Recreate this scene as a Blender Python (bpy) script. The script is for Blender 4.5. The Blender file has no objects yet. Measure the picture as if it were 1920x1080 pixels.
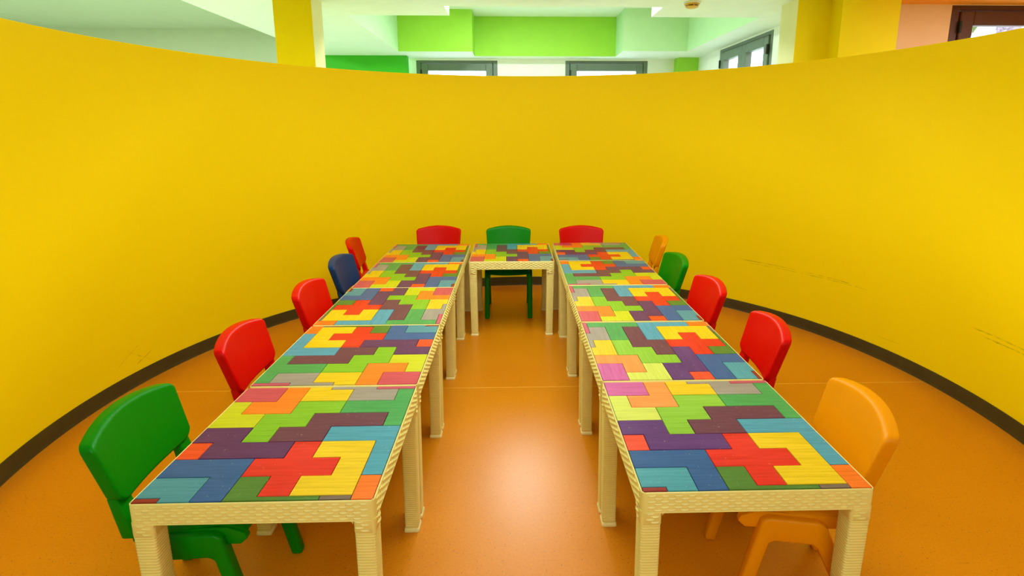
import bpy, bmesh, math, random
from mathutils import Vector, Matrix
random.seed(7)
S = bpy.context.scene
C = S.collection

# ------------------------------------------------------------------ camera
F_PX, PITCH, YAW, ROLL, CAM_H = 990.04, 0.191769, 0.02652, -0.000557, 1.31122
cd = bpy.data.cameras.new('camera'); cam = bpy.data.objects.new('camera', cd); C.objects.link(cam)
cd.sensor_fit = 'HORIZONTAL'; cd.sensor_width = 36.0; cd.lens = F_PX * 36.0 / 1920.0
cd.shift_x = -28.475 / 1920.0; cd.shift_y = -101.357 / 1920.0
cd.clip_start = 0.05; cd.clip_end = 200
_f = Vector((math.sin(YAW) * math.cos(PITCH), math.cos(YAW) * math.cos(PITCH), -math.sin(PITCH)))
_r = Vector((math.cos(YAW), -math.sin(YAW), 0)); _u = _r.cross(_f)
_r2 = math.cos(ROLL) * _r + math.sin(ROLL) * _u; _u2 = -math.sin(ROLL) * _r + math.cos(ROLL) * _u
_m = Matrix((( _r2.x, _u2.x, -_f.x), (_r2.y, _u2.y, -_f.y), (_r2.z, _u2.z, -_f.z))).to_4x4()
_m.translation = Vector((0, 0, CAM_H)); cam.matrix_world = _m
S.camera = cam

# ------------------------------------------------------------------ view, world, lights
S.view_settings.view_transform = 'Standard'; S.view_settings.look = 'None'
S.view_settings.gamma = 1.0; S.view_settings.exposure = 0.0; S.view_settings.use_curve_mapping = False
W = bpy.data.worlds.new('world'); S.world = W; W.use_nodes = True
wn = W.node_tree.nodes; wl = W.node_tree.links
bg = wn['Background']; bg.inputs['Strength'].default_value = 1.0
tc = wn.new('ShaderNodeTexCoord'); sx = wn.new('ShaderNodeSeparateXYZ'); cr = wn.new('ShaderNodeValToRGB')
wl.new(tc.outputs['Generated'], sx.inputs[0]); wl.new(sx.outputs['Z'], cr.inputs['Fac']); wl.new(cr.outputs['Color'], bg.inputs['Color'])
cr.color_ramp.elements[0].position = 0.0; cr.color_ramp.elements[0].color = (6.5, 7.0, 7.4, 1)
cr.color_ramp.elements[1].position = 0.7; cr.color_ramp.elements[1].color = (4.0, 5.2, 7.0, 1)

def area(name, loc, size, power, col=(1, 0.95, 0.86), size_y=None, rot=(0, 0, 0), spread=180):
    l = bpy.data.lights.new(name, 'AREA'); l.energy = power; l.color = col
    l.shape = 'RECTANGLE' if size_y else 'DISK'; l.size = size
    if size_y: l.size_y = size_y
    l.spread = math.radians(spread)
    o = bpy.data.objects.new(name, l); C.objects.link(o); o.location = loc; o.rotation_euler = rot
    return o
area('coffer_lamp', (0.12, 6.0, 2.86), 0.6, 80, (.92, 1, .96))
area('ceiling_lamp_middle', (0.05, 2.3, 2.33), 1.5, 50, (.90, 1, .95))
area('ceiling_lamp_back', (0.0, -1.6, 2.33), 2.6, 78, (.90, 1, .95), 1.6)
area('fill_light_right_room', (4.6, 2.6, 2.42), 1.6, 125, (.94, 1, .98), 1.6)  # added fill without a fixture, brightens the pier and peach wall
area('fill_light_left_room', (-5.2, 4.6, 2.87), 2.0, 360, (.98, 1, .98), 2.0)  # added fill for the sage hall, no fixture there

# ------------------------------------------------------------------ materials
def lin(c):
    return tuple(((v / 255) / 12.92 if v / 255 <= 0.04045 else ((v / 255 + 0.055) / 1.055) ** 2.4) for v in c) + (1,)
def mat(name, rgb, rough=0.5, spec=0.5, var=0.0, vscale=6.0, bump=0.0, bscale=60.0, coat=0.0, metal=0.0):
    m = bpy.data.materials.new(name); m.use_nodes = True
    nt = m.node_tree; b = nt.nodes['Principled BSDF']
    c = lin(rgb)
    b.inputs['Roughness'].default_value = rough; b.inputs['Specular IOR Level'].default_value = spec
    b.inputs['Metallic'].default_value = metal
    b.inputs['Coat Weight'].default_value = coat; b.inputs['Coat Roughness'].default_value = 0.15
    t = nt.nodes.new('ShaderNodeTexCoord')
    n = nt.nodes.new('ShaderNodeTexNoise'); n.inputs['Scale'].default_value = vscale; n.inputs['Detail'].default_value = 3
    nt.links.new(t.outputs['Object'], n.inputs['Vector'])
    r = nt.nodes.new('ShaderNodeValToRGB'); nt.links.new(n.outputs['Fac'], r.inputs['Fac'])
    r.color_ramp.elements[0].position = 0.3; r.color_ramp.elements[1].position = 0.7
    r.color_ramp.elements[0].color = tuple(v * (1 - var) for v in c[:3]) + (1,)
    r.color_ramp.elements[1].color = tuple(min(1, v * (1 + var)) for v in c[:3]) + (1,)
    nt.links.new(r.outputs['Color'], b.inputs['Base Color'])
    if bump:
        n2 = nt.nodes.new('ShaderNodeTexNoise'); n2.inputs['Scale'].default_value = bscale; n2.inputs['Detail'].default_value = 2
        nt.links.new(t.outputs['Object'], n2.inputs['Vector'])
        bp = nt.nodes.new('ShaderNodeBump'); bp.inputs['Strength'].default_value = bump; bp.inputs['Distance'].default_value = 0.002
        nt.links.new(n2.outputs['Fac'], bp.inputs['Height']); nt.links.new(bp.outputs['Normal'], b.inputs['Normal'])
    return m

def math_node(nt, op, a, b=None, clamp=False):
    n = nt.nodes.new('ShaderNodeMath'); n.operation = op; n.use_clamp = clamp
    for i, v in enumerate((a, b)):
        if v is None: continue
        if isinstance(v, (int, float)): n.inputs[i].default_value = v
        else: nt.links.new(v, n.inputs[i])
    return n.outputs[0]
def mixc(nt, fac, a, b):
    n = nt.nodes.new('ShaderNodeMix'); n.data_type = 'RGBA'
    nt.links.new(fac, n.inputs[0])
    for k, v in ((6, a), (7, b)):
        if isinstance(v, tuple): n.inputs[k].default_value = v
        else: nt.links.new(v, n.inputs[k])
    return n.outputs[2]
def ramp(nt, src, p0, p1):
    n = nt.nodes.new('ShaderNodeMapRange'); n.clamp = True
    n.inputs[1].default_value = p0; n.inputs[2].default_value = p1
    nt.links.new(src, n.inputs[0]); return n.outputs[0]

M = {}
M['bounce_floor'] = mat('pale_green_bounce', (188, 208, 178), 0.5, 0.4, 0.03, 3)  # tone picked to keep orange bounce out of the hall
M['white'] = mat('white_paint', (238, 242, 238), 0.6, 0.3, 0.02)
M['cream'] = mat('cream_side', (232, 228, 178), 0.6, 0.3, 0.02)  # column side faces, paler than the yellow fronts
M['yellow'] = mat('yellow_paint', (243, 216, 0), 0.55, 0.1, 0.03, 2)
M['lime'] = mat('lime_paint', (156, 215, 66), 0.6, 0.3, 0.02)
M['lime_glare'] = mat('pale_lime_glare', (192, 230, 180), 0.6, 0.3, 0.02)  # lime faces in strong light, the glare put into the colour
M['green_wall'] = mat('green_paint', (62, 178, 36), 0.6, 0.3, 0.02)
M['sage'] = mat('sage_paint', (196, 206, 180), 0.6, 0.3, 0.02)
M['peach'] = mat('peach_paint', (244, 200, 158), 0.6, 0.3, 0.02)
M['orange_paint'] = mat('orange_paint', (242, 140, 24), 0.6, 0.3, 0.02)
M['win_grey'] = mat('grey_window_frame', (100, 118, 106), 0.4, 0.5, 0.05)
M['win_brown'] = mat('brown_window_frame', (84, 44, 26), 0.4, 0.5, 0.08)
M['gasket'] = mat('black_gasket', (28, 28, 26), 0.6)
M['baseboard'] = mat('dark_vinyl_skirting', (66, 54, 16), 0.5, 0.4, 0.12, 9)
M['ivory'] = mat('ivory_plastic', (232, 220, 136), 0.38, 0.5, 0.03, 30)
M['ivory_foot'] = mat('pale_foot_plastic', (238, 228, 160), 0.4, 0.5, 0.03, 30)
M['board'] = mat('dark_board', (38, 34, 24), 0.6)
M['c_red'] = mat('red_plastic', (204, 0, 0), 0.36, 0.16, 0.02, 20, 0.15, 400)
M['c_green'] = mat('green_plastic', (0, 124, 2), 0.36, 0.16, 0.02, 20, 0.15, 400)
M['c_blue'] = mat('blue_plastic', (18, 52, 100), 0.36, 0.16, 0.02, 20, 0.15, 400)
M['c_orange'] = mat('orange_plastic', (226, 142, 1), 0.36, 0.16, 0.02, 20, 0.15, 400)
M['detector'] = mat('yellowed_plastic', (226, 176, 70), 0.4, 0.5, 0.04, 30)
M['detector_white'] = mat('white_plastic', (235, 235, 225), 0.4)
M['bark'] = mat('tree_bark', (150, 138, 150), 0.9, 0.2, 0.5, 14)
M['leaf'] = mat('leaf_green', (120, 140, 90), 0.8, 0.2, 0.3, 3)
M['earth'] = mat('pale_ground', (190, 185, 170), 0.9, 0.2, 0.1, 1)

g = bpy.data.materials.new('window_glass'); g.use_nodes = True
nt = g.node_tree; nt.nodes.remove(nt.nodes['Principled BSDF']); out = nt.nodes['Material Output']
tr = nt.nodes.new('ShaderNodeBsdfTransparent'); gl = nt.nodes.new('ShaderNodeBsdfGlossy'); gl.inputs['Roughness'].default_value = 0.02
mx = nt.nodes.new('ShaderNodeMixShader'); mx.inputs[0].default_value = 0.06
nt.links.new(tr.outputs[0], mx.inputs[1]); nt.links.new(gl.outputs[0], mx.inputs[2]); nt.links.new(mx.outputs[0], out.inputs[0])
M['glass'] = g

# orange speckled sheet vinyl with a welded seam
def floor_mat():
    m = bpy.data.materials.new('orange_vinyl_floor'); m.use_nodes = True; nt = m.node_tree; b = nt.nodes['Principled BSDF']
    t = nt.nodes.new('ShaderNodeTexCoord').outputs['Object']
    n1 = nt.nodes.new('ShaderNodeTexNoise'); n1.inputs['Scale'].default_value = 1.6; n1.inputs['Detail'].default_value = 5; nt.links.new(t, n1.inputs['Vector'])
    n2 = nt.nodes.new('ShaderNodeTexNoise'); n2.inputs['Scale'].default_value = 130; n2.inputs['Detail'].default_value = 2; nt.links.new(t, n2.inputs['Vector'])
    base = mixc(nt, ramp(nt, n1.outputs['Fac'], 0.3, 0.7), lin((200, 121, 8)), lin((210, 131, 12)))
    base = mixc(nt, math_node(nt, 'MULTIPLY', ramp(nt, n2.outputs['Fac'], 0.5, 0.75), 0.5), base, lin((184, 102, 10)))
    for sc, th, col, k in ((62, 0.10, (92, 44, 12), 0.8), (95, 0.09, (245, 190, 90), 0.7), (40, 0.045, (40, 22, 10), 0.9)):
        v = nt.nodes.new('ShaderNodeTexVoronoi'); v.inputs['Scale'].default_value = sc; nt.links.new(t, v.inputs['Vector'])
        dot = math_node(nt, 'LESS_THAN', v.outputs['Distance'], th)
        sp = nt.nodes.new('ShaderNodeSeparateColor'); nt.links.new(v.outputs['Color'], sp.inputs[0])
        keep = math_node(nt, 'GREATER_THAN', sp.outputs[0], 0.55)
        base = mixc(nt, math_node(nt, 'MULTIPLY', math_node(nt, 'MULTIPLY', dot, keep), k), base, lin(col))
    s = nt.nodes.new('ShaderNodeSeparateXYZ'); nt.links.new(t, s.inputs[0])
    d = math_node(nt, 'ABSOLUTE', math_node(nt, 'SUBTRACT', s.outputs['Y'], 2.555))
    base = mixc(nt, math_node(nt, 'MULTIPLY', math_node(nt, 'LESS_THAN', d, 0.0022), 0.75), base, lin((236, 178, 70)))
    # old rubbed scuffs
    mp = nt.nodes.new('ShaderNodeMapping'); mp.inputs['Scale'].default_value = (3, 26, 1); mp.inputs['Rotation'].default_value = (0, 0, 0.5); nt.links.new(t, mp.inputs[0])
    n3 = nt.nodes.new('ShaderNodeTexNoise'); n3.inputs['Scale'].default_value = 2.5; n3.inputs['Detail'].default_value = 6; nt.links.new(mp.outputs[0], n3.inputs['Vector'])
    base = mixc(nt, math_node(nt, 'MULTIPLY', ramp(nt, n3.outputs['Fac'], 0.66, 0.8), 0.35), base, lin((150, 84, 20)))
    nt.links.new(base, b.inputs['Base Color'])
    rr = nt.nodes.new('ShaderNodeMapRange'); rr.inputs[3].default_value = 0.27; rr.inputs[4].default_value = 0.35
    nt.links.new(n1.outputs['Fac'], rr.inputs[0]); nt.links.new(rr.outputs[0], b.inputs['Roughness'])
    b.inputs['Specular IOR Level'].default_value = 0.36
    bp = nt.nodes.new('ShaderNodeBump'); bp.inputs['Strength'].default_value = 0.12; bp.inputs['Distance'].default_value = 0.001
    nt.links.new(n2.outputs['Fac'], bp.inputs['Height']); nt.links.new(bp.outputs[0], b.inputs['Normal'])
    return m
M['floor'] = floor_mat()

# yellow paint of the round wall with its scuffs (UV: u = arc length in metres, v = height)
def ring_mat():
    m = bpy.data.materials.new('scuffed_yellow_paint'); m.use_nodes = True; nt = m.node_tree; b = nt.nodes['Principled BSDF']
    uv = nt.nodes.new('ShaderNodeUVMap').outputs[0]
    s = nt.nodes.new('ShaderNodeSeparateXYZ'); nt.links.new(uv, s.inputs[0]); U, V = s.outputs['X'], s.outputs['Y']
    n1 = nt.nodes.new('ShaderNodeTexNoise'); n1.inputs['Scale'].default_value = 1.2; n1.inputs['Detail'].default_value = 4; nt.links.new(uv, n1.inputs['Vector'])
    base = mixc(nt, ramp(nt, n1.outputs['Fac'], 0.3, 0.7), lin((244, 212, 0)), lin((246, 215, 0)))
    n2 = nt.nodes.new('ShaderNodeTexNoise'); n2.inputs['Scale'].default_value = 22; n2.inputs['Detail'].default_value = 5; nt.links.new(uv, n2.inputs['Vector'])
    nz = ramp(nt, n2.outputs['Fac'], 0.38, 0.62)
    wob = math_node(nt, 'MULTIPLY', math_node(nt, 'SUBTRACT', n2.outputs['Fac'], 0.5), 0.012)
    def streak(u0, u1, v0, v1, w, k):
        nonlocal base
        tpar = math_node(nt, 'DIVIDE', math_node(nt, 'SUBTRACT', U, u0), u1 - u0)
        line = math_node(nt, 'ADD', math_node(nt, 'MULTIPLY', tpar, v1 - v0), v0)
        d = math_node(nt, 'ABSOLUTE', math_node(nt, 'ADD', math_node(nt, 'SUBTRACT', V, line), wob))
        a = ramp(nt, d, w, w * 0.3)
        ends = math_node(nt, 'MULTIPLY', ramp(nt, tpar, 0.0, 0.12), ramp(nt, tpar, 1.0, 0.88))
        f = math_node(nt, 'MULTIPLY', math_node(nt, 'MULTIPLY', a, ends), math_node(nt, 'MULTIPLY', nz, k * 0.65))
        base = mixc(nt, f, base, lin((110, 78, 12)))
    streak(1.72, 2.62, 0.390, 0.392, 0.0035, 0.75)
    streak(1.80, 2.68, 0.372, 0.383, 0.003, 0.7)
    streak(3.28, 3.75, 0.385, 0.388, 0.004, 0.9)
    streak(3.33, 3.75, 0.362, 0.372, 0.004, 0.9)
    streak(-3.02, -2.90, 0.19, 0.10, 0.003, 0.8)
    streak(-2.99, -2.88, 0.11, 0.15, 0.004, 0.8)
    streak(-3.10, -2.96, 0.14, 0.21, 0.003, 0.6)
    streak(2.75, 2.9, 0.13, 0.135, 0.003, 0.5)
    nt.links.new(base, b.inputs['Base Color'])
    b.inputs['Roughness'].default_value = 0.55; b.inputs['Specular IOR Level'].default_value = 0.1
    return m
M['ring'] = ring_mat()

# painted-wood puzzle pieces
def wood(name, rgb, pale_add=0.0):
    m = bpy.data.materials.new(name); m.use_nodes = True; nt = m.node_tree; b = nt.nodes['Principled BSDF']
    t = nt.nodes.new('ShaderNodeTexCoord').outputs['Object']
    mp = nt.nodes.new('ShaderNodeMapping'); mp.inputs['Scale'].default_value = (9, 170, 9); nt.links.new(t, mp.inputs[0])
    n = nt.nodes.new('ShaderNodeTexNoise'); n.inputs['Scale'].default_value = 1.0; n.inputs['Detail'].default_value = 5; n.inputs['Roughness'].default_value = 0.65
    nt.links.new(mp.outputs[0], n.inputs['Vector'])
    mp2 = nt.nodes.new('ShaderNodeMapping'); mp2.inputs['Scale'].default_value = (3, 22, 3); nt.links.new(t, mp2.inputs[0])
    n2 = nt.nodes.new('ShaderNodeTexNoise'); n2.inputs['Scale'].default_value = 1.0; n2.inputs['Detail'].default_value = 3; nt.links.new(mp2.outputs[0], n2.inputs['Vector'])
    c = tuple(v * 0.86 for v in lin(rgb)[:3]) + (1,); dk = tuple(v * 0.87 for v in c[:3]) + (1,); lt = tuple(min(1, v * 1.12 + 0.012) for v in c[:3]) + (1,)
    base = mixc(nt, ramp(nt, n.outputs['Fac'], 0.32, 0.62), dk, lt)
    base = mixc(nt, math_node(nt, 'MULTIPLY', ramp(nt, n2.outputs['Fac'], 0.5, 0.8), 0.25 + pale_add), base, tuple(min(1, v * 1.25 + 0.05) for v in c[:3]) + (1,))
    n3 = nt.nodes.new('ShaderNodeTexNoise'); n3.inputs['Scale'].default_value = 90; n3.inputs['Detail'].default_value = 6; n3.inputs['Roughness'].default_value = 0.7; nt.links.new(t, n3.inputs['Vector'])
    base = mixc(nt, math_node(nt, 'MULTIPLY', ramp(nt, n3.outputs['Fac'], 0.65, 0.71), 0.55), base, lin((226, 214, 176)))
    nt.links.new(base, b.inputs['Base Color'])
    b.inputs['Roughness'].default_value = 0.32; b.inputs['Specular IOR Level'].default_value = 0.3
    bp = nt.nodes.new('ShaderNodeBump'); bp.inputs['Strength'].default_value = 0.25; bp.inputs['Distance'].default_value = 0.0006
    nt.links.new(n.outputs['Fac'], bp.inputs['Height']); nt.links.new(bp.outputs[0], b.inputs['Normal'])
    return m

# ------------------------------------------------------------------ mesh helpers
def tag(o, label=None, cat=None, group=None, kind=None):
    if label: o['label'] = label
    if cat: o['category'] = cat
    if group: o['group'] = group
    if kind: o['kind'] = kind
    return o
def empty(name, loc=(0, 0, 0), rz=0.0):
    o = bpy.data.objects.new(name, None); C.objects.link(o); o.location = loc; o.rotation_euler = (0, 0, rz)
    o.empty_display_size = 0.1
    return o
def obj(name, bm, mats, parent=None, smooth=None):
    bmesh.ops.recalc_face_normals(bm, faces=bm.faces[:])
    me = bpy.data.meshes.new(name); bm.to_mesh(me); bm.free()
    if not isinstance(mats, (list, tuple)): mats = [mats]
    for m in mats: me.materials.append(m)
    if smooth is not None:
        me.shade_smooth(); me.set_sharp_from_angle(angle=math.radians(smooth))
    o = bpy.data.objects.new(name, me); C.objects.link(o)
    if parent: o.parent = parent
    return o
def box(bm, x0, x1, y0, y1, z0, z1, mi=0):
    v = [bm.verts.new(p) for p in ((x0, y0, z0), (x1, y0, z0), (x1, y1, z0), (x0, y1, z0), (x0, y0, z1), (x1, y0, z1), (x1, y1, z1), (x0, y1, z1))]
    fs = []
    for q in ((0, 3, 2, 1), (4, 5, 6, 7), (0, 1, 5, 4), (1, 2, 6, 5), (2, 3, 7, 6), (3, 0, 4, 7)):
        f = bm.faces.new([v[i] for i in q]); f.material_index = mi; fs.append(f)
    return fs      # bottom, top, -y, +x, +y, -x
def loops(bm, rings, close0=True, close1=True, mi=0):
    vs = [[bm.verts.new(p) for p in r] for r in rings]
    n = len(rings[0])
    for a, b in zip(vs, vs[1:]):
        for i in range(n):
            f = bm.faces.new((a[i], a[(i + 1) % n], b[(i + 1) % n], b[i])); f.material_index = mi
    if close0: bm.faces.new(list(reversed(vs[0]))).material_index = mi
    if close1: bm.faces.new(vs[-1]).material_index = mi
    return vs
def rrect(hx, hy, r, z, cx=0, cy=0, n=3):
    pts = []
    for sx_, sy_, a0 in ((1, 1, 0), (-1, 1, 90), (-1, -1, 180), (1, -1, 270)):
        for k in range(n + 1):
            a = math.radians(a0 + 90 * k / n)
            pts.append((cx + sx_ * (hx - r) + r * math.cos(a), cy + sy_ * (hy - r) + r * math.sin(a), z))
    return pts
def boxobj(name, b, m, parent=None, kind='structure', bevel=0.0):
    bm = bmesh.new(); box(bm, *b)
    if bevel: bmesh.ops.bevel(bm, geom=bm.edges[:], offset=bevel, segments=2, affect='EDGES')
    o = obj(name, bm, m, parent)
    if kind and not parent: o['kind'] = kind
    return o

# ------------------------------------------------------------------ setting: floor, round wall
boxobj('floor_hall_bounce', (-9.2, 7.2, -4.4, 9.2, -0.1, -0.004), M['bounce_floor'])  # unseen hall floor, added pale green so less orange bounces up
bm = bmesh.new()        # orange sheet floor: the round room and the strip leading into it
_p = [(0.09994 + 2.16 * math.sin(math.radians(a)), 2.32717 + 2.16 * math.cos(math.radians(a))) for a in range(-122, 121, 4)]
_p += [(_p[-1][0], -4.3), (_p[0][0], -4.3)]
loops(bm, [[(x, y, z) for x, y in _p] for z in (-0.004, 0.0)])
o = obj('floor', bm, M['floor']); o['kind'] = 'structure'

RCX, RCY, RR = 0.09994, 2.32717, 2.10776
RIM = 1.7506
A0, A1 = -122, 120      # degrees measured from +Y, clockwise
def rpt(R, a): return (RCX + R * math.sin(a), RCY + R * math.cos(a))
bm = bmesh.new(); uvl = bm.loops.layers.uv.new('UVMap')
N = 180; cols = []
prof = [(0, 0.0), (0, RIM - 0.004), (0.004, RIM), (0.096, RIM), (0.1, RIM - 0.004), (0.1, 0.0)]
for i in range(N + 1):
    a = math.radians(A0 + (A1 - A0) * i / N)
    cols.append([bm.verts.new(rpt(RR + dr, a) + (z,)) for dr, z in prof])
for i in range(N):
    for k in range(len(prof) - 1):
        f = bm.faces.new((cols[i][k], cols[i + 1][k], cols[i + 1][k + 1], cols[i][k + 1])); f.smooth = True
        for l, (ii, kk) in zip(f.loops, ((i, k), (i + 1, k), (i + 1, k + 1), (i, k + 1))):
            l[uvl].uv = (math.radians(A0 + (A1 - A0) * ii / N) * RR, prof[kk][1])
bm.faces.new(cols[0]); bm.faces.new(list(reversed(cols[-1])))
me_smooth = 40
o = obj('wall_round', bm, M['ring'], None, 40); o['kind'] = 'structure'
# skirting that follows the wall, with a small cove at its foot and a rounded top
bm = bmesh.new(); cols = []
prof = [(-0.012, 0.0), (-0.009, 0.006), (-0.006, 0.02), (-0.006, 0.066), (-0.0035, 0.072), (0.002, 0.073), (0.002, 0.0)]
for i in range(N + 1):
    a = math.radians(A0 + (A1 - A0) * i / N)
    cols.append([bm.verts.new(rpt(RR + dr, a) + (z,)) for dr, z in prof])
for i in range(N):
    for k in range(len(prof)):
        k2 = (k + 1) % len(prof)
        bm.faces.new((cols[i][k], cols[i + 1][k], cols[i + 1][k2], cols[i][k2]))
bm.faces.new(cols[0]); bm.faces.new(list(reversed(cols[-1])))
o = obj('baseboard_round', bm, M['baseboard'], None, 30); o['kind'] = 'structure'

# ------------------------------------------------------------------ setting: hall beyond the round wall
SZ, CZ = 2.36, 2.895       # lowered ceiling, upper ceiling
TOP = 3.1
YW = 8.12                  # far window wall
def slab(name, b, mbot, mside, parent=None):
    bm = bmesh.new(); fs = box(bm, *b); 
    for f in fs: f.material_index = 1
    fs[0].material_index = 0
    o = obj(name, bm, [mbot, mside], parent); 
    if not parent: o['kind'] = 'structure'
    return o
# lowered ceiling round the coffer: one piece each side, butting
slab('ceiling', (-2.69, 2.70, -4.4, 4.80, SZ, TOP), M['white'], M['white'])
slab('ceiling_soffit', (-2.69, -0.58, 4.80, 5.18, SZ, TOP), M['white'], M['white'])
slab('ceiling_soffit', (1.30, 2.70, 4.80, 5.20, SZ, TOP), M['white'], M['white'])
slab('ceiling_edge', (-2.69, -1.52, 5.18, 7.85, SZ, TOP), M['white'], M['lime_glare'])
slab('ceiling_edge', (2.33, 2.70, 5.20, YW, SZ, TOP), M['white'], M['lime_glare'])
slab('ceiling_beam', (-1.52, -0.535, 7.42, YW, SZ, TOP), M['white'], M['lime'])
slab('ceiling_beam', (-0.535, 1.47, 7.85, YW, SZ, TOP), M['white'], M['lime'])
slab('ceiling_beam', (1.47, 2.33, 7.32, YW, SZ, TOP), M['white'], M['lime_glare'])
boxobj('ceiling_coffer', (-1.52, 2.33, 4.80, YW, CZ, CZ + 0.05), M['white'])
# upper ceiling of the left hall and its walls
boxobj('ceiling_hall', (-9.2, -2.69, -4.4, 9.0, CZ, CZ + 0.1), M['sage'])
boxobj('wall_sage', (-9.2, -2.69, 8.85, 9.0, 0, CZ), M['sage'])
boxobj('wall_left', (-9.2, -9.1, -4.4, 8.85, 0, CZ), M['sage'])
boxobj('wall_left_return', (-2.69, -2.6, 7.85, 8.85, 0, SZ), M['sage'])
boxobj('wall_green', (-2.69, -1.49, 7.80, 7.95, 0, SZ), M['green_wall'])
boxobj('wall_back', (-9.2, 7.2, -4.5, -4.4, 0, TOP), M['yellow'])
boxobj('wall_green_corner', (2.40, 2.70, 7.92, YW + 0.1, 0, SZ), M['lime'])

def wall_with_holes(name, axis, plane, thick, a0, a1, z1, holes, m):
    """wall in x (axis 'x', at y=plane) or in y (axis 'y', at x=plane) with window openings (a,b,zlo,zhi)"""
    bm = bmesh.new(); cuts = sorted(holes); p = a0
    def put(s, e, zl, zh):
        if e - s < 1e-4 or zh - zl < 1e-4: return
        if axis == 'x': box(bm, s, e, plane, plane + thick, zl, zh)
        else: box(bm, plane, plane + thick, s, e, zl, zh)
    for (h0, h1, zl, zh) in cuts:
        put(p, h0, 0, z1); put(h0, h1, 0, zl); put(h0, h1, zh, z1); p = h1
    put(p, a1, 0, z1)
    bmesh.ops.remove_doubles(bm, verts=bm.verts[:], dist=1e-5)
    o = obj(name, bm, m); o['kind'] = 'structure'; return o
W1 = (-1.412, -0.222, 0.95, 2.335); W2 = (0.782, 2.005, 0.95, 2.335)
wall_with_holes('wall_far', 'x', YW, 0.25, -1.60, 2.40, SZ, [W1, W2], M['white'])
W3 = (5.68, 7.12, 0.95, 2.345)
wall_with_holes('wall_right_hall', 'y', 2.70, 0.2, 4.72, YW + 0.1, SZ, [W3], M['white'])
W4 = (4.00, 5.60, 0.95, 2.435)
wall_with_holes('wall_peach', 'x', 5.0, 0.25, 2.90, 7.2, 2.44, [W4], M['peach'])
boxobj('wall_right', (7.1, 7.2, -4.4, 5.0, 0, 2.44), M['peach'])
boxobj('ceiling_room', (2.70, 7.2, -4.4, 5.0, 2.44, 2.6), M['orange_paint'])

# casement windows: outer frame, sash(es), panes, handles
def window(name, along, a0, a1, z0, z1, depth, sashes, mf, label, fr=0.065, sa=0.10):
    """along 'x': wall face at y=depth, looking +y. along 'y': wall face at x=depth, looking +x"""
    w = empty(name, (0, 0, 0)); tag(w, kind='structure'); w['label'] = label
    def P(s, e, d0, d1, zl, zh): return (s, e, depth + d0, depth + d1, zl, zh) if along == 'x' else (depth + d0, depth + d1, s, e, zl, zh)
    w.location = ((a0 + a1) / 2, depth, z0) if along == 'x' else (depth, (a0 + a1) / 2, z0)
    base = Vector(w.location)
    def fin(nm, boxes, m, parent, bev=0.004):
        bm = bmesh.new()
        for b in boxes: box(bm, *b)
        bmesh.ops.translate(bm, verts=bm.verts[:], vec=-base)
        if bev: bmesh.ops.bevel(bm, geom=bm.edges[:], offset=bev, segments=1, affect='EDGES')
        return obj(nm, bm, m, parent)
    fin('window_frame', [P(a0, a0 + fr, 0.0, 0.09, z0, z1), P(a1 - fr, a1, 0.0, 0.09, z0, z1), P(a0 + fr, a1 - fr, 0.0, 0.09, z1 - fr * 0.6, z1), P(a0 + fr, a1 - fr, 0.0, 0.09, z0, z0 + fr)], mf, w)
    i0, i1, j0, j1 = a0 + fr + 0.006, a1 - fr - 0.006, z0 + fr + 0.006, z1 - fr * 0.6 - 0.006
    fin('gasket', [P(a0 + fr, a0 + fr + 0.012, 0.03, 0.07, z0 + fr, z1 - fr * 0.6), P(a1 - fr - 0.012, a1 - fr, 0.03, 0.07, z0 + fr, z1 - fr * 0.6)], M['gasket'], w, 0)
    for k in range(sashes):
        s0 = i0 + (i1 - i0) * k / sashes + (0.004 if k else 0); s1 = i0 + (i1 - i0) * (k + 1) / sashes - (0.004 if k < sashes - 1 else 0)
        s = fin('sash', [P(s0, s0 + sa, -0.018, 0.06, j0, j1), P(s1 - sa, s1, -0.018, 0.06, j0, j1), P(s0 + sa, s1 - sa, -0.018, 0.06, j1 - sa, j1), P(s0 + sa, s1 - sa, -0.018, 0.06, j0, j0 + sa)], mf, w, 0.006)
        fin('pane', [P(s0 + sa - 0.005, s1 - sa + 0.005, 0.02, 0.03, j0 + sa - 0.005, j1 - sa + 0.005)], M['glass'], s, 0)
        for zz in (j0 + 0.15, j1 - 0.14):
            e = s0 + 0.0 if k == 0 else s1
            fin('hinge', [P(e - 0.012, e + 0.012, -0.034, -0.006, zz - 0.05, zz + 0.05)], M['gasket'], s, 0.004)
    return w
window('window_1', 'x', *W1, YW + 0.0, 1, M['win_grey'], 'left grey-framed window on the far white wall, glare in its pane')
window('window_2', 'x', *W2, YW + 0.0, 1, M['win_grey'], 'right grey-framed window on the far white wall')
window('window_3', 'y', *W3, 2.70, 2, M['win_grey'], 'two-sash grey window on the side wall beside the yellow pier')
window('window_4', 'x', *W4, 5.0, 1, M['win_brown'], 'brown-framed window in the peach wall at far right', 0.075, 0.125)

# square columns standing behind the round wall
def pier(name, x0, x1, y0, y1, z1, mfront, mside):
    bm = bmesh.new(); fs = box(bm, x0, x1, y0, y1, 0, z1)
    for f in fs: f.material_index = 0
    fs[3].material_index = 1; fs[5].material_index = 1
    o = obj(name, bm, [mfront, mside]); o['kind'] = 'structure'
    return o
pier('column', -1.875, -1.575, 4.45, 4.69, SZ, M['yellow'], M['cream'])
pier('column', 2.295, 2.60, 4.45, 4.72, SZ, M['yellow'], M['cream'])
pier('column', 2.57, 3.03, 4.30, 4.72, SZ, M['yellow'], M['yellow'])

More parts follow.
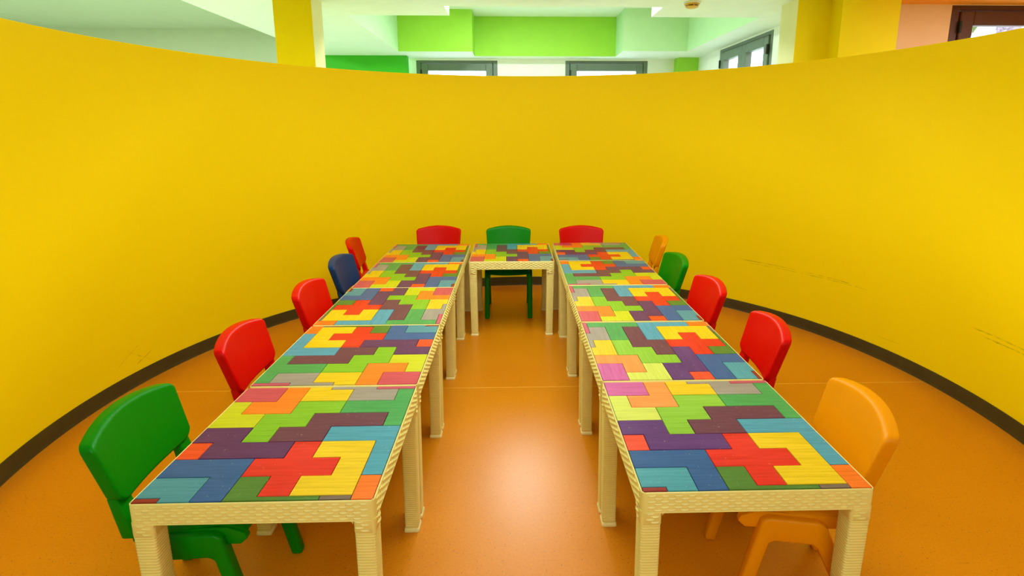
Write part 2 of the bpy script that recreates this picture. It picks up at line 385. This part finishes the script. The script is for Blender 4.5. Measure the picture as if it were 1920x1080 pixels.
# smoke detector on the lowered ceiling
sd = empty('smoke_detector', (1.49, 4.62, SZ)); tag(sd, 'yellowed round smoke detector on the white lowered ceiling', 'smoke detector')
def lathe(bm, prof, n=32, cx=0, cy=0):
    loops(bm, [[(cx + r * math.cos(2 * math.pi * k / n), cy + r * math.sin(2 * math.pi * k / n), z) for k in range(n)] for r, z in prof])
bm = bmesh.new(); lathe(bm, [(0.070, -0.0), (0.070, -0.010), (0.066, -0.013)]); obj('base', bm, M['detector_white'], sd, 35)
bm = bmesh.new(); lathe(bm, [(0.060, -0.013), (0.060, -0.022), (0.052, -0.026)]); obj('housing', bm, M['detector'], sd, 35)
bm = bmesh.new(); lathe(bm, [(0.044, -0.026), (0.044, -0.034)]); obj('slot', bm, M['gasket'], sd, 35)
bm = bmesh.new(); lathe(bm, [(0.054, -0.034), (0.048, -0.042), (0.030, -0.048), (0.010, -0.050)]); obj('dome', bm, M['detector'], sd, 50)
for k in range(6):
    a = math.pi / 6 + k * math.pi / 3
    bm = bmesh.new(); lathe(bm, [(0.004, -0.024), (0.004, -0.036)], 8, 0.048 * math.cos(a), 0.048 * math.sin(a)); obj('spacer', bm, M['detector_white'], sd)

# outside: ground, and a palm trunk seen through the brown window
boxobj('ground_outside', (-30, 40, 9.2, 60, -0.6, -0.5), M['earth'])
def palm(loc, label, h=5.2, r=0.28):
    t = empty('palm_tree', loc); tag(t, label, 'tree')
    bm = bmesh.new(); rings = []; n = 18
    for i in range(int(h / 0.05)):
        z = i * 0.05; ph = i % 3
        rr = r * (1 - 0.15 * z / h) * (1 + (0.10, 0.02, -0.05)[ph])
        rings.append([(rr * (1 + 0.07 * math.sin(5 * k + i * 1.3)) * math.cos(2 * math.pi * k / n), rr * (1 + 0.07 * math.sin(4 * k + i)) * math.sin(2 * math.pi * k / n), z) for k in range(n)])
    loops(bm, rings); obj('trunk', bm, M['bark'], t)
    for k in range(14):
        bm = bmesh.new(); a = 2 * math.pi * k / 14; L = 2.0; q = []
        for i in range(9):
            s = i / 8; rad = L * s; z = h + 0.5 * math.sin(s * 2.2) * 1.2 - 1.3 * s * s; w = 0.22 * math.sin(math.pi * min(1, s * 0.92 + 0.06)) + 0.02
            c_, s_ = math.cos(a), math.sin(a)
            q.append([bm.verts.new((rad * c_ - w * s_, rad * s_ + w * c_, z - 0.08)), bm.verts.new((rad * c_, rad * s_, z)), bm.verts.new((rad * c_ + w * s_, rad * s_ - w * c_, z - 0.08))])
        for u, v in zip(q, q[1:]):
            bm.faces.new((u[0], u[1], v[1], v[0])); bm.faces.new((u[1], u[2], v[2], v[1]))
        g_ = bmesh.ops.solidify(bm, geom=bm.faces[:], thickness=0.01); obj('frond', bm, M['leaf'], t)
palm((6.9, 8.6, -0.5), 'rough palm trunk outside the brown-framed window, left one')
palm((13.2, 14.5, -0.5), 'rough palm trunk outside the brown-framed window, further right')

# ------------------------------------------------------------------ tables
TS = 0.545; TH = 0.5; HB = TS / 2
RIMW = 0.0042; PANEL = TS - 2 * RIMW
def ridge_row(bm, p0, du, dn, dz, length, z, n_, off, pitch, hgt=0.0056, dep=0.0021, ridge=0.021):
    """raised lozenges along a face: p0 origin, du unit along, dn unit outward"""
    s = off
    while s + ridge < length:
        a = p0 + du * s; b = p0 + du * (s + ridge)
        m1 = p0 + du * (s + ridge * 0.3) + dn * dep; m2 = p0 + du * (s + ridge * 0.7) + dn * dep
        zc = Vector((0, 0, z)); up = Vector((0, 0, hgt / 2))
        v = [bm.verts.new(q + zc) for q in (a - up - dn * 0.0002, b - up - dn * 0.0002, b + up - dn * 0.0002, a + up - dn * 0.0002, m1, m2)]
        for q in ((0, 1, 5, 4), (2, 3, 4, 5), (1, 2, 5), (3, 0, 4)): bm.faces.new([v[i] for i in q])
        s += pitch
def table_frame():
    bm = bmesh.new()
    a = HB
    zt, zb = TH, TH - 0.052
    ip = HB - RIMW            # opening for the picture panel
    # outer skin down, inner skin up
    rings = [rrect(ip, ip, 0.002, zt - 0.008), rrect(ip, ip, 0.002, zt - 0.0012), rrect(ip + 0.0012, ip + 0.0012, 0.003, zt), rrect(a - 0.0022, a - 0.0022, 0.010, zt), rrect(a - 0.0005, a - 0.0005, 0.011, zt - 0.0015),
             rrect(a, a, 0.012, zt - 0.004), rrect(a, a, 0.012, zb + 0.002), rrect(a + 0.0008, a + 0.0008, 0.012, zb + 0.0012), rrect(a + 0.0008, a + 0.0008, 0.012, zb), rrect(a - 0.010, a - 0.010, 0.004, zb), rrect(a - 0.010, a - 0.010, 0.004, zt - 0.016)]
    vs = loops(bm, rings, True, True)
    # corner sockets the legs plug into
    for sx_ in (-1, 1):
        for sy_ in (-1, 1):
            c = a - 0.0256
            loops(bm, [rrect(0.0256, 0.0256, 0.009, zb + 0.004, sx_ * c, sy_ * c), rrect(0.0256, 0.0256, 0.009, TH - 0.083, sx_ * c, sy_ * c), rrect(0.0245, 0.0245, 0.009, TH - 0.0845, sx_ * c, sy_ * c)])
            # fillets where socket meets apron
            for ax in (0, 1):
                R = 0.008; pts = [(0, 0)] + [(R - R * math.sin(t), -(R - R * math.cos(t))) for t in [math.pi / 2 * k / 4 for k in range(5)]]
                pr = []
                for d in (0.0005, 0.0105):
                    row = []
                    for (u, w) in pts:
                        along_ = (a - 0.0512 - u) * (sx_ if ax == 0 else sy_); out_ = (a - d) * (sy_ if ax == 0 else sx_)
                        row.append((along_, out_, zb + w) if ax == 0 else (out_, along_, zb + w))
                    pr.append(row)
                loops(bm, pr)
    # woven relief on the four apron faces
    for k in range(4):
        ca, sa_ = (1, 0, -1, 0)[k], (0, 1, 0, -1)[k]
        du = Vector((ca, sa_, 0)); dn = Vector((sa_, -ca, 0))
        p0 = dn * a - du * (a - 0.012)
        for r_ in range(6):
            ridge_row(bm, p0, du, dn, None, TS - 0.024, zt - 0.0085 - r_ * 0.0075, None, 0.002 + (0.0155 if r_ % 2 else 0), 0.031)
        for side in (0, 1):
            q0 = dn * a - du * (a - 0.010) if side == 0 else dn * a + du * (a - 0.0495)
            for r_ in range(4):
                ridge_row(bm, q0, du, dn, None, 0.04, zb - 0.003 - r_ * 0.0075, None, 0.002 + (0.012 if r_ % 2 else 0), 0.03)
    return bm
def table_leg(sx_, sy_):
    bm = bmesh.new(); rings = []; zt = TH - 0.0835; P = 0.0075; n = int((zt - 0.012) / P)
    c = HB - 0.0256
    for i in range(n):
        z = zt - i * P
        for dz, ins in ((0.0, 0.0010), (0.0016, 0.0002), (0.0052, 0.0), (0.0068, 0.0004)):
            zz = z - dz; t = 1 - zz / zt; h = 0.0243 - 0.0016 * t - ins
            rings.append(rrect(h, h, 0.006, zz, sx_ * (c - 0.0035 * t), sy_ * (c - 0.0035 * t), 2))
    zz = 0.012; rings.append(rrect(0.0218, 0.0218, 0.005, zz, sx_ * (c - 0.0034), sy_ * (c - 0.0034), 2))
    loops(bm, rings)
    return bm
def table_foot(sx_, sy_):
    bm = bmesh.new(); c = HB - 0.0256 - 0.0035
    loops(bm, [rrect(h, h, 0.006, z, sx_ * c, sy_ * c, 3) for h, z in ((0.0225, 0.0135), (0.0238, 0.012), (0.0252, 0.006), (0.0256, 0.0015), (0.025, 0.0))])
    return bm

GRID = ['dTBDDDbo',
        'TTBDCyyo',
        'BBBCCCyS',
        'rVVVCyyS',
        'VVlPPSSS',
        'LLllPPPg',
        'LOOllggg',
        'MMOYYGGg',
        'MMOYGGKK']
COL = {'d': ((140, 24, 18), 'dark red'), 'T': ((62, 136, 150), 'teal'), 'B': ((30, 82, 140), 'dark blue'), 'D': ((72, 118, 36), 'dark green'),
       'b': ((112, 92, 78), 'grey brown'), 'o': ((236, 110, 8), 'orange corner'), 'C': ((216, 20, 8), 'red cross-shaped'), 'y': ((226, 188, 0), 'yellow bracket-shaped'),
       'S': ((66, 148, 172), 'sky blue angled'), 'r': ((232, 66, 14), 'small orange-red square'), 'V': ((84, 18, 86), 'deep purple'), 'P': ((98, 40, 68), 'brownish purple'),
       'l': ((122, 178, 20), 'lime green stepped'), 'L': ((194, 196, 8), 'yellow-green'), 'O': ((238, 120, 10), 'orange angled'), 'g': ((58, 150, 76), 'mid green'),
       'M': ((196, 62, 82), 'rose pink'), 'Y': ((224, 184, 0), 'yellow stepped'), 'G': ((148, 138, 128), 'grey'), 'K': ((188, 68, 98), 'pink sliver')}
PALER = {'M': (196, 84, 150), 'O': (240, 138, 62), 'L': (200, 208, 84), 'V': (84, 28, 108), 'r': (228, 66, 34), 'l': (130, 182, 42), 'T': (62, 146, 160)}  # paler tints for some pieces on the nearest right tables
PM = {k: wood('painted_wood_' + v[1].replace(' ', '_').replace('-', '_'), v[0]) for k, v in COL.items()}
PMF = dict(PM); PMF.update({k: wood('paler_wood_' + COL[k][1].replace(' ', '_').replace('-', '_'), v, 0.3) for k, v in PALER.items()})
cw = [0.8, 1, 1, 1, 1, 1, 1, 0.7]; rh = [0.2, 1, 1, 1, 1, 1, 1, 1, 0.25]
def cum(w):
    o = [0.0]
    for v in w: o.append(o[-1] + v)
    return [-PANEL / 2 + 0.0003 + (PANEL - 0.0006) * v / o[-1] for v in o]
GX, GY = cum(cw), cum(rh)
def components():
    seen = set(); out = []
    for r in range(9):
        for c in range(8):
            if (r, c) in seen: continue
            k = GRID[r][c]; st = [(r, c)]; comp = set()
            while st:
                q = st.pop()
                if q in comp: continue
                comp.add(q); seen.add(q)
                for dr, dc in ((1, 0), (-1, 0), (0, 1), (0, -1)):
                    p = (q[0] + dr, q[1] + dc)
                    if 0 <= p[0] < 9 and 0 <= p[1] < 8 and GRID[p[0]][p[1]] == k and p not in comp: st.append(p)
            out.append((k, comp))
    return out
def outline(comp):
    nxt = {}
    for (r, c) in comp:
        for a, b, nb in (((c, r), (c + 1, r), (r - 1, c)), ((c + 1, r), (c + 1, r + 1), (r, c + 1)), ((c + 1, r + 1), (c, r + 1), (r + 1, c)), ((c, r + 1), (c, r), (r, c - 1))):
            if nb not in comp: nxt.setdefault(a, []).append(b)
    s = next(iter(nxt)); path = [s]; cur = nxt[s].pop()
    while cur != s:
        path.append(cur); o = nxt[cur]
        if len(o) > 1:
            d = (cur[0] - path[-2][0], cur[1] - path[-2][1])
            o.sort(key=lambda b: d[0] * (b[1] - cur[1]) - d[1] * (b[0] - cur[0]))
        cur = o.pop()
    res = []
    n = len(path)
    for i in range(n):
        a, b, c = path[i - 1], path[i], path[(i + 1) % n]
        if (b[0] - a[0]) * (c[1] - b[1]) - (b[1] - a[1]) * (c[0] - b[0]) != 0: res.append(b)
    return res
def inset_poly(pts, d):
    n = len(pts); out = []
    for i in range(n):
        a, b, c = pts[i - 1], pts[i], pts[(i + 1) % n]
        d1 = (b[0] - a[0], b[1] - a[1]); d2 = (c[0] - b[0], c[1] - b[1])
        l1 = math.hypot(*d1); l2 = math.hypot(*d2)
        n1 = (-d1[1] / l1, d1[0] / l1); n2 = (-d2[1] / l2, d2[0] / l2)
        out.append((b[0] + (n1[0] + n2[0]) * d, b[1] + (n1[1] + n2[1]) * d))
    return out
PZ = TH - 0.0060
def piece_bm(comp, rnd):
    pts = [(GX[x], GY[y]) for x, y in outline(comp)]
    top = TH + 0.0014 + rnd.uniform(-0.0002, 0.0004)
    bm = bmesh.new()
    rings = [(0.0009, PZ), (0.0009, top - 0.0006), (0.0015, top)]
    loops(bm, [[(x, y, z) for x, y in inset_poly(pts, d)] for d, z in rings])
    return bm
rnd = random.Random(3)
protos = []
proto_t = empty('play_table', (0, 0, 0))
obj('table_frame', table_frame(), M['ivory'], proto_t, 40)
for sx_ in (-1, 1):
    for sy_ in (-1, 1):
        l = obj('leg', table_leg(sx_, sy_), M['ivory'], proto_t, 50)
        f = obj('foot', table_foot(sx_, sy_), M['ivory_foot'], l, 40)
bm = bmesh.new(); box(bm, -PANEL / 2 + .0002, PANEL / 2 - .0002, -PANEL / 2 + .0002, PANEL / 2 - .0002, TH - 0.0085, PZ + 0.0032)
panel = obj('picture_panel', bm, M['board'], proto_t)
pieces = []
for k, comp in components():
    p = obj('puzzle_piece', piece_bm(comp, rnd), PM[k], panel); p['label'] = COL[k][1] + ' wooden puzzle piece'; pieces.append((k, p))
paler_mesh = {}
def copy_tree(o, parent=None):
    c = o.copy(); C.objects.link(c); c.parent = parent
    for ch in o.children: copy_tree(ch, c)
    return c
PROTO = [proto_t]
def table(x, y, rot, label, group, paler=False, dz=0.0):
    t = copy_tree(proto_t); t.location = (x, y, dz); t.rotation_euler = (0, 0, math.radians(rot))
    tag(t, label, 'table', group)
    if paler:
        for ch in t.children:
            for p in ch.children:
                if p.name.startswith('puzzle_piece'):
                    m0 = p.data.materials[0]; k = [q for q in PM if PM[q] == m0][0]
                    if k in PALER:
                        key = p.data.name
                        if key not in paler_mesh:
                            d = p.data.copy(); d.materials[0] = PMF[k]; paler_mesh[key] = d
                        p.data = paler_mesh[key]
    return t
G = 'puzzle-top children tables set out in a horseshoe'
XL, XR = -0.5875, 0.5615
L = [(1.0555, 0, 'nearest table of the left row, red cross piece at its front'), (1.606, 180, 'second table from the front in the left row, behind the nearest'),
     (2.156, 270, 'middle table of the left row, third from the front'), (2.706, 90, 'fourth table of the left row, beside the blue chair'),
     (3.256, 90, 'rearmost table of the left row, in front of the left red back chair')]
R = [(1.0630, 0, 'nearest table of the right row, with the orange chair pushed under it'), (1.613, 90, 'second table from the front in the right row, beside a red chair'),
     (2.170, 90, 'middle table of the right row, third from the front'), (2.725, 180, 'fourth table of the right row, beside the green chair'),
     (3.275, 0, 'rearmost table of the right row, in front of the right red back chair')]
for y, rot, lb in L: table(XL, y + TS / 2, rot, 'ivory rattan-pattern ' + lb, G)
for i, (y, rot, lb) in enumerate(R): table(XR, y + TS / 2, rot, 'ivory rattan-pattern ' + lb, G, paler=(i < 2))
table(-0.0125, 3.262 + TS / 2, 90, 'ivory rattan-pattern middle table joining both rows, in front of the green back chair', G)
def kill(o):
    for ch in list(o.children): kill(ch)
    bpy.data.objects.remove(o)
kill(proto_t)

# ------------------------------------------------------------------ chairs (facing +Y, origin on the floor)
def extr(bm, poly, x0, x1, bev=0.006, seg=3):
    """polygon in (y,z), extruded along x, edges rounded"""
    a = [bm.verts.new((x0, y, z)) for y, z in poly]; b = [bm.verts.new((x1, y, z)) for y, z in poly]
    n = len(poly); fs = [bm.faces.new(a), bm.faces.new(list(reversed(b)))]
    for i in range(n): fs.append(bm.faces.new((a[i], b[i], b[(i + 1) % n], a[(i + 1) % n])))
    bmesh.ops.recalc_face_normals(bm, faces=fs)
    es = list({e for f in fs for e in f.edges})
    bmesh.ops.bevel(bm, geom=es, offset=bev, segments=seg, affect='EDGES', profile=0.5)
def backrest_bm():
    # outline in (x, s) with s = height along the leaning plane
    hw, s0, s1, arch = 0.168, 0.0, 0.178, 0.020
    pts = []
    def arc(cx, cy, r, a0, a1, n=6):
        for k in range(n + 1):
            a = math.radians(a0 + (a1 - a0) * k / n); pts.append((cx + r * math.cos(a), cy + r * math.sin(a)))
    arc(hw - 0.052, s0 + 0.045, 0.045, -90, -20)
    arc(hw - 0.022, s1 - 0.022, 0.022, 0, 74, 7)
    n = 12
    xs = hw - 0.022 + 0.022 * math.cos(math.radians(74)); ys = s1 - 0.022 + 0.022 * math.sin(math.radians(74))
    for k in range(1, n):
        x = xs * (1 - 2 * k / n); pts.append((x, ys + arch * (1 - (x / xs) ** 2)))
    m = [(-x, y) for x, y in reversed([p for p in pts if p[0] > 0.118 and (p[1] > s1 - 0.03)])]
    pts += m
    pts += [(-x, y) for x, y in reversed(pts[:7])]
    for k in range(1, 8):
        x = -(hw - 0.052) * (1 - 2 * k / 8); pts.append((x, s0 - 0.004 * (1 - (x / 0.116) ** 2)))
    # densify
    dense = []
    for a, b in zip(pts, pts[1:] + pts[:1]):
        dense.append(a); d = math.hypot(b[0] - a[0], b[1] - a[1])
        for k in range(1, int(d / 0.03) + 1): dense.append((a[0] + (b[0] - a[0]) * k / (int(d / 0.03) + 1), a[1] + (b[1] - a[1]) * k / (int(d / 0.03) + 1)))
    dense = [p for i, p in enumerate(dense) if math.hypot(p[0] - dense[i - 1][0], p[1] - dense[i - 1][1]) > 1e-5]
    cx, cy = 0.0, 0.092; T = 0.036
    def ins(d):
        out = []
        for i, (x, y) in enumerate(dense):
            a, b = dense[i - 1], dense[(i + 1) % len(dense)]
            tx, ty = b[0] - a[0], b[1] - a[1]; L_ = math.hypot(tx, ty)
            out.append((x - ty / L_ * d, y + tx / L_ * d))
        return out
    def place(x, s, t):
        # t: thickness offset, + = front. plan curvature and lean
        y = -0.142 - 0.28 * s + 0.9 * x * x + t
        return (x, y, 0.417 + s * 0.965)
    rings = []
    def ring(d, t): rings.append([place(x, s, t) for x, s in ins(d)])
    def sc(f, t): rings.append([place(cx + (x - cx) * f, cy + (s - cy) * f, t) for x, s in ins(0.012)])
    for f in (0.02, 0.3, 0.6, 0.85): sc(f, T / 2)
    for k in range(6):
        a = math.pi / 2 * (1 - k / 5); ring(0.011 * (1 - math.cos(a)), T / 2 - 0.011 + 0.011 * math.sin(a))
    for k in range(6):
        a = math.pi / 2 * k / 5; ring(0.005 * (1 - math.cos(a)), -T / 2 + 0.005 - 0.005 * math.sin(a))
    for f in (0.85, 0.6, 0.3, 0.02): sc(f, -T / 2)
    bm = bmesh.new(); loops(bm, rings); return bm
def seat_bm():
    bm = bmesh.new(); nx, ny = 14, 16; T = 0.016; hw, y0, y1 = 0.150, -0.125, 0.165
    def pt(u, v, side):
        x = u * hw * (1 - 0.04 * abs(v)); y = (y0 + y1) / 2 + v * (y1 - y0) / 2
        z = 0.343 + 0.008 * u * u - 0.008 * (1 - v * v)
        if v > 0.45: z -= 0.030 * ((v - 0.45) / 0.55) ** 2
        if v < -0.7: z += 0.02 * ((-v - 0.7) / 0.3) ** 2
        e = max(abs(u), abs(v)); tt = T / 2 * math.sqrt(max(0.0, 1 - e ** 8)) if e < 1 else 0.0
        return (x, y, z + side * tt)
    gr = {}
    for s in (1, -1):
        for i in range(nx + 1):
            for j in range(ny + 1):
                u = math.sin(math.pi / 2 * (-1 + 2 * i / nx)); v = math.sin(math.pi / 2 * (-1 + 2 * j / ny))
                if s == -1 and (i in (0, nx) or j in (0, ny)): gr[s, i, j] = gr[1, i, j]
                else: gr[s, i, j] = bm.verts.new(pt(u, v, s))
    for s in (1, -1):
        for i in range(nx):
            for j in range(ny): bm.faces.new((gr[s, i, j], gr[s, i + 1, j], gr[s, i + 1, j + 1], gr[s, i, j + 1]))
    # turned-down front lip
    return bm
def chair_proto(col):
    m = M['c_' + col]; t = empty('childs_chair')
    obj('seat', seat_bm(), m, t, 60)
    obj('backrest', backrest_bm(), m, t, 45)
    for s in (-1, 1):
        bm = bmesh.new()      # inverted-U leg frame moulded in one: wide rail, splayed legs
        extr(bm, [(-0.026, 0.335), (0.096, 0.335), (0.114, 0.324), (0.183, 0.0), (0.151, 0.0), (0.091, 0.262), (0.078, 0.270), (-0.012, 0.270), (-0.026, 0.262), (-0.150, 0.0), (-0.184, 0.0), (-0.046, 0.322)],
             0.136 if s > 0 else -0.170, 0.170 if s > 0 else -0.136, 0.007, 3)
        obj('leg_frame', bm, m, t, 40)
        bm = bmesh.new()      # upright from the seat corner to the backrest
        extr(bm, [(-0.095, 0.325), (-0.108, 0.380), (-0.126, 0.440), (-0.150, 0.440), (-0.140, 0.385), (-0.128, 0.325)], 0.106 if s > 0 else -0.154, 0.154 if s > 0 else -0.106, 0.006, 3)
        obj('upright', bm, m, t, 40)
        bm = bmesh.new()      # side skirt of the seat, reaching past the leg frame at the front
        extr(bm, [(-0.110, 0.346), (0.120, 0.340), (0.160, 0.322), (0.168, 0.306), (0.150, 0.290), (0.110, 0.292), (-0.105, 0.312)], 0.128 if s > 0 else -0.150, 0.150 if s > 0 else -0.128, 0.004, 2)
        obj('seat_side', bm, m, t, 40)
    return t
pro = {k: chair_proto(k) for k in ('red', 'green', 'blue', 'orange')}
OFF = 0.188
def chair(col, bx, by, rot, label, group):
    """bx,by: where the top of the backrest stands; rot degrees: 0 faces +Y"""
    a = math.radians(rot); ox = bx - math.sin(a) * OFF; oy = by + math.cos(a) * OFF
    c = copy_tree(pro[col]); c.location = (ox, oy, 0); c.rotation_euler = (0, 0, a)
    tag(c, label, 'chair', group); return c
GL, GR, GB = 'chairs along the left row', 'chairs along the right row', 'chairs behind the back tables'
chair('green', -1.036, 1.308, -87, 'green plastic childs chair pushed under the nearest left table', GL)
chair('red', -1.023, 1.855, -87, 'red plastic childs chair right behind the green one on the left', GL)
chair('red', -0.994, 2.440, -90, 'red plastic childs chair on the left, just in front of the blue one', GL)
chair('blue', -1.015, 2.985, -91, 'navy blue plastic childs chair, the only blue one', GL)
chair('red', -1.092, 3.490, -82, 'red plastic childs chair furthest back on the left side, beyond the blue one', GL)
chair('orange', 0.962, 1.290, 80, 'orange plastic childs chair pushed under the nearest right table', GR)
chair('red', 1.000, 1.890, 84, 'red plastic childs chair on the right, right behind the near orange one', GR)
chair('red', 0.975, 2.450, 91, 'red plastic childs chair on the right, just in front of the green one', GR)
chair('green', 0.967, 2.970, 92, 'green plastic childs chair on the right between a red and an orange chair', GR)
chair('orange', 1.020, 3.495, 82, 'small orange plastic childs chair furthest back on the right side', GR)
chair('red', -0.565, 3.972, 180, 'red plastic childs chair behind the back left corner table', GB)
chair('green', -0.037, 3.955, 180, 'green plastic childs chair behind the middle back table', GB)
chair('red', 0.514, 3.948, 180, 'red plastic childs chair behind the back right corner table', GB)
for p in pro.values(): kill(p)
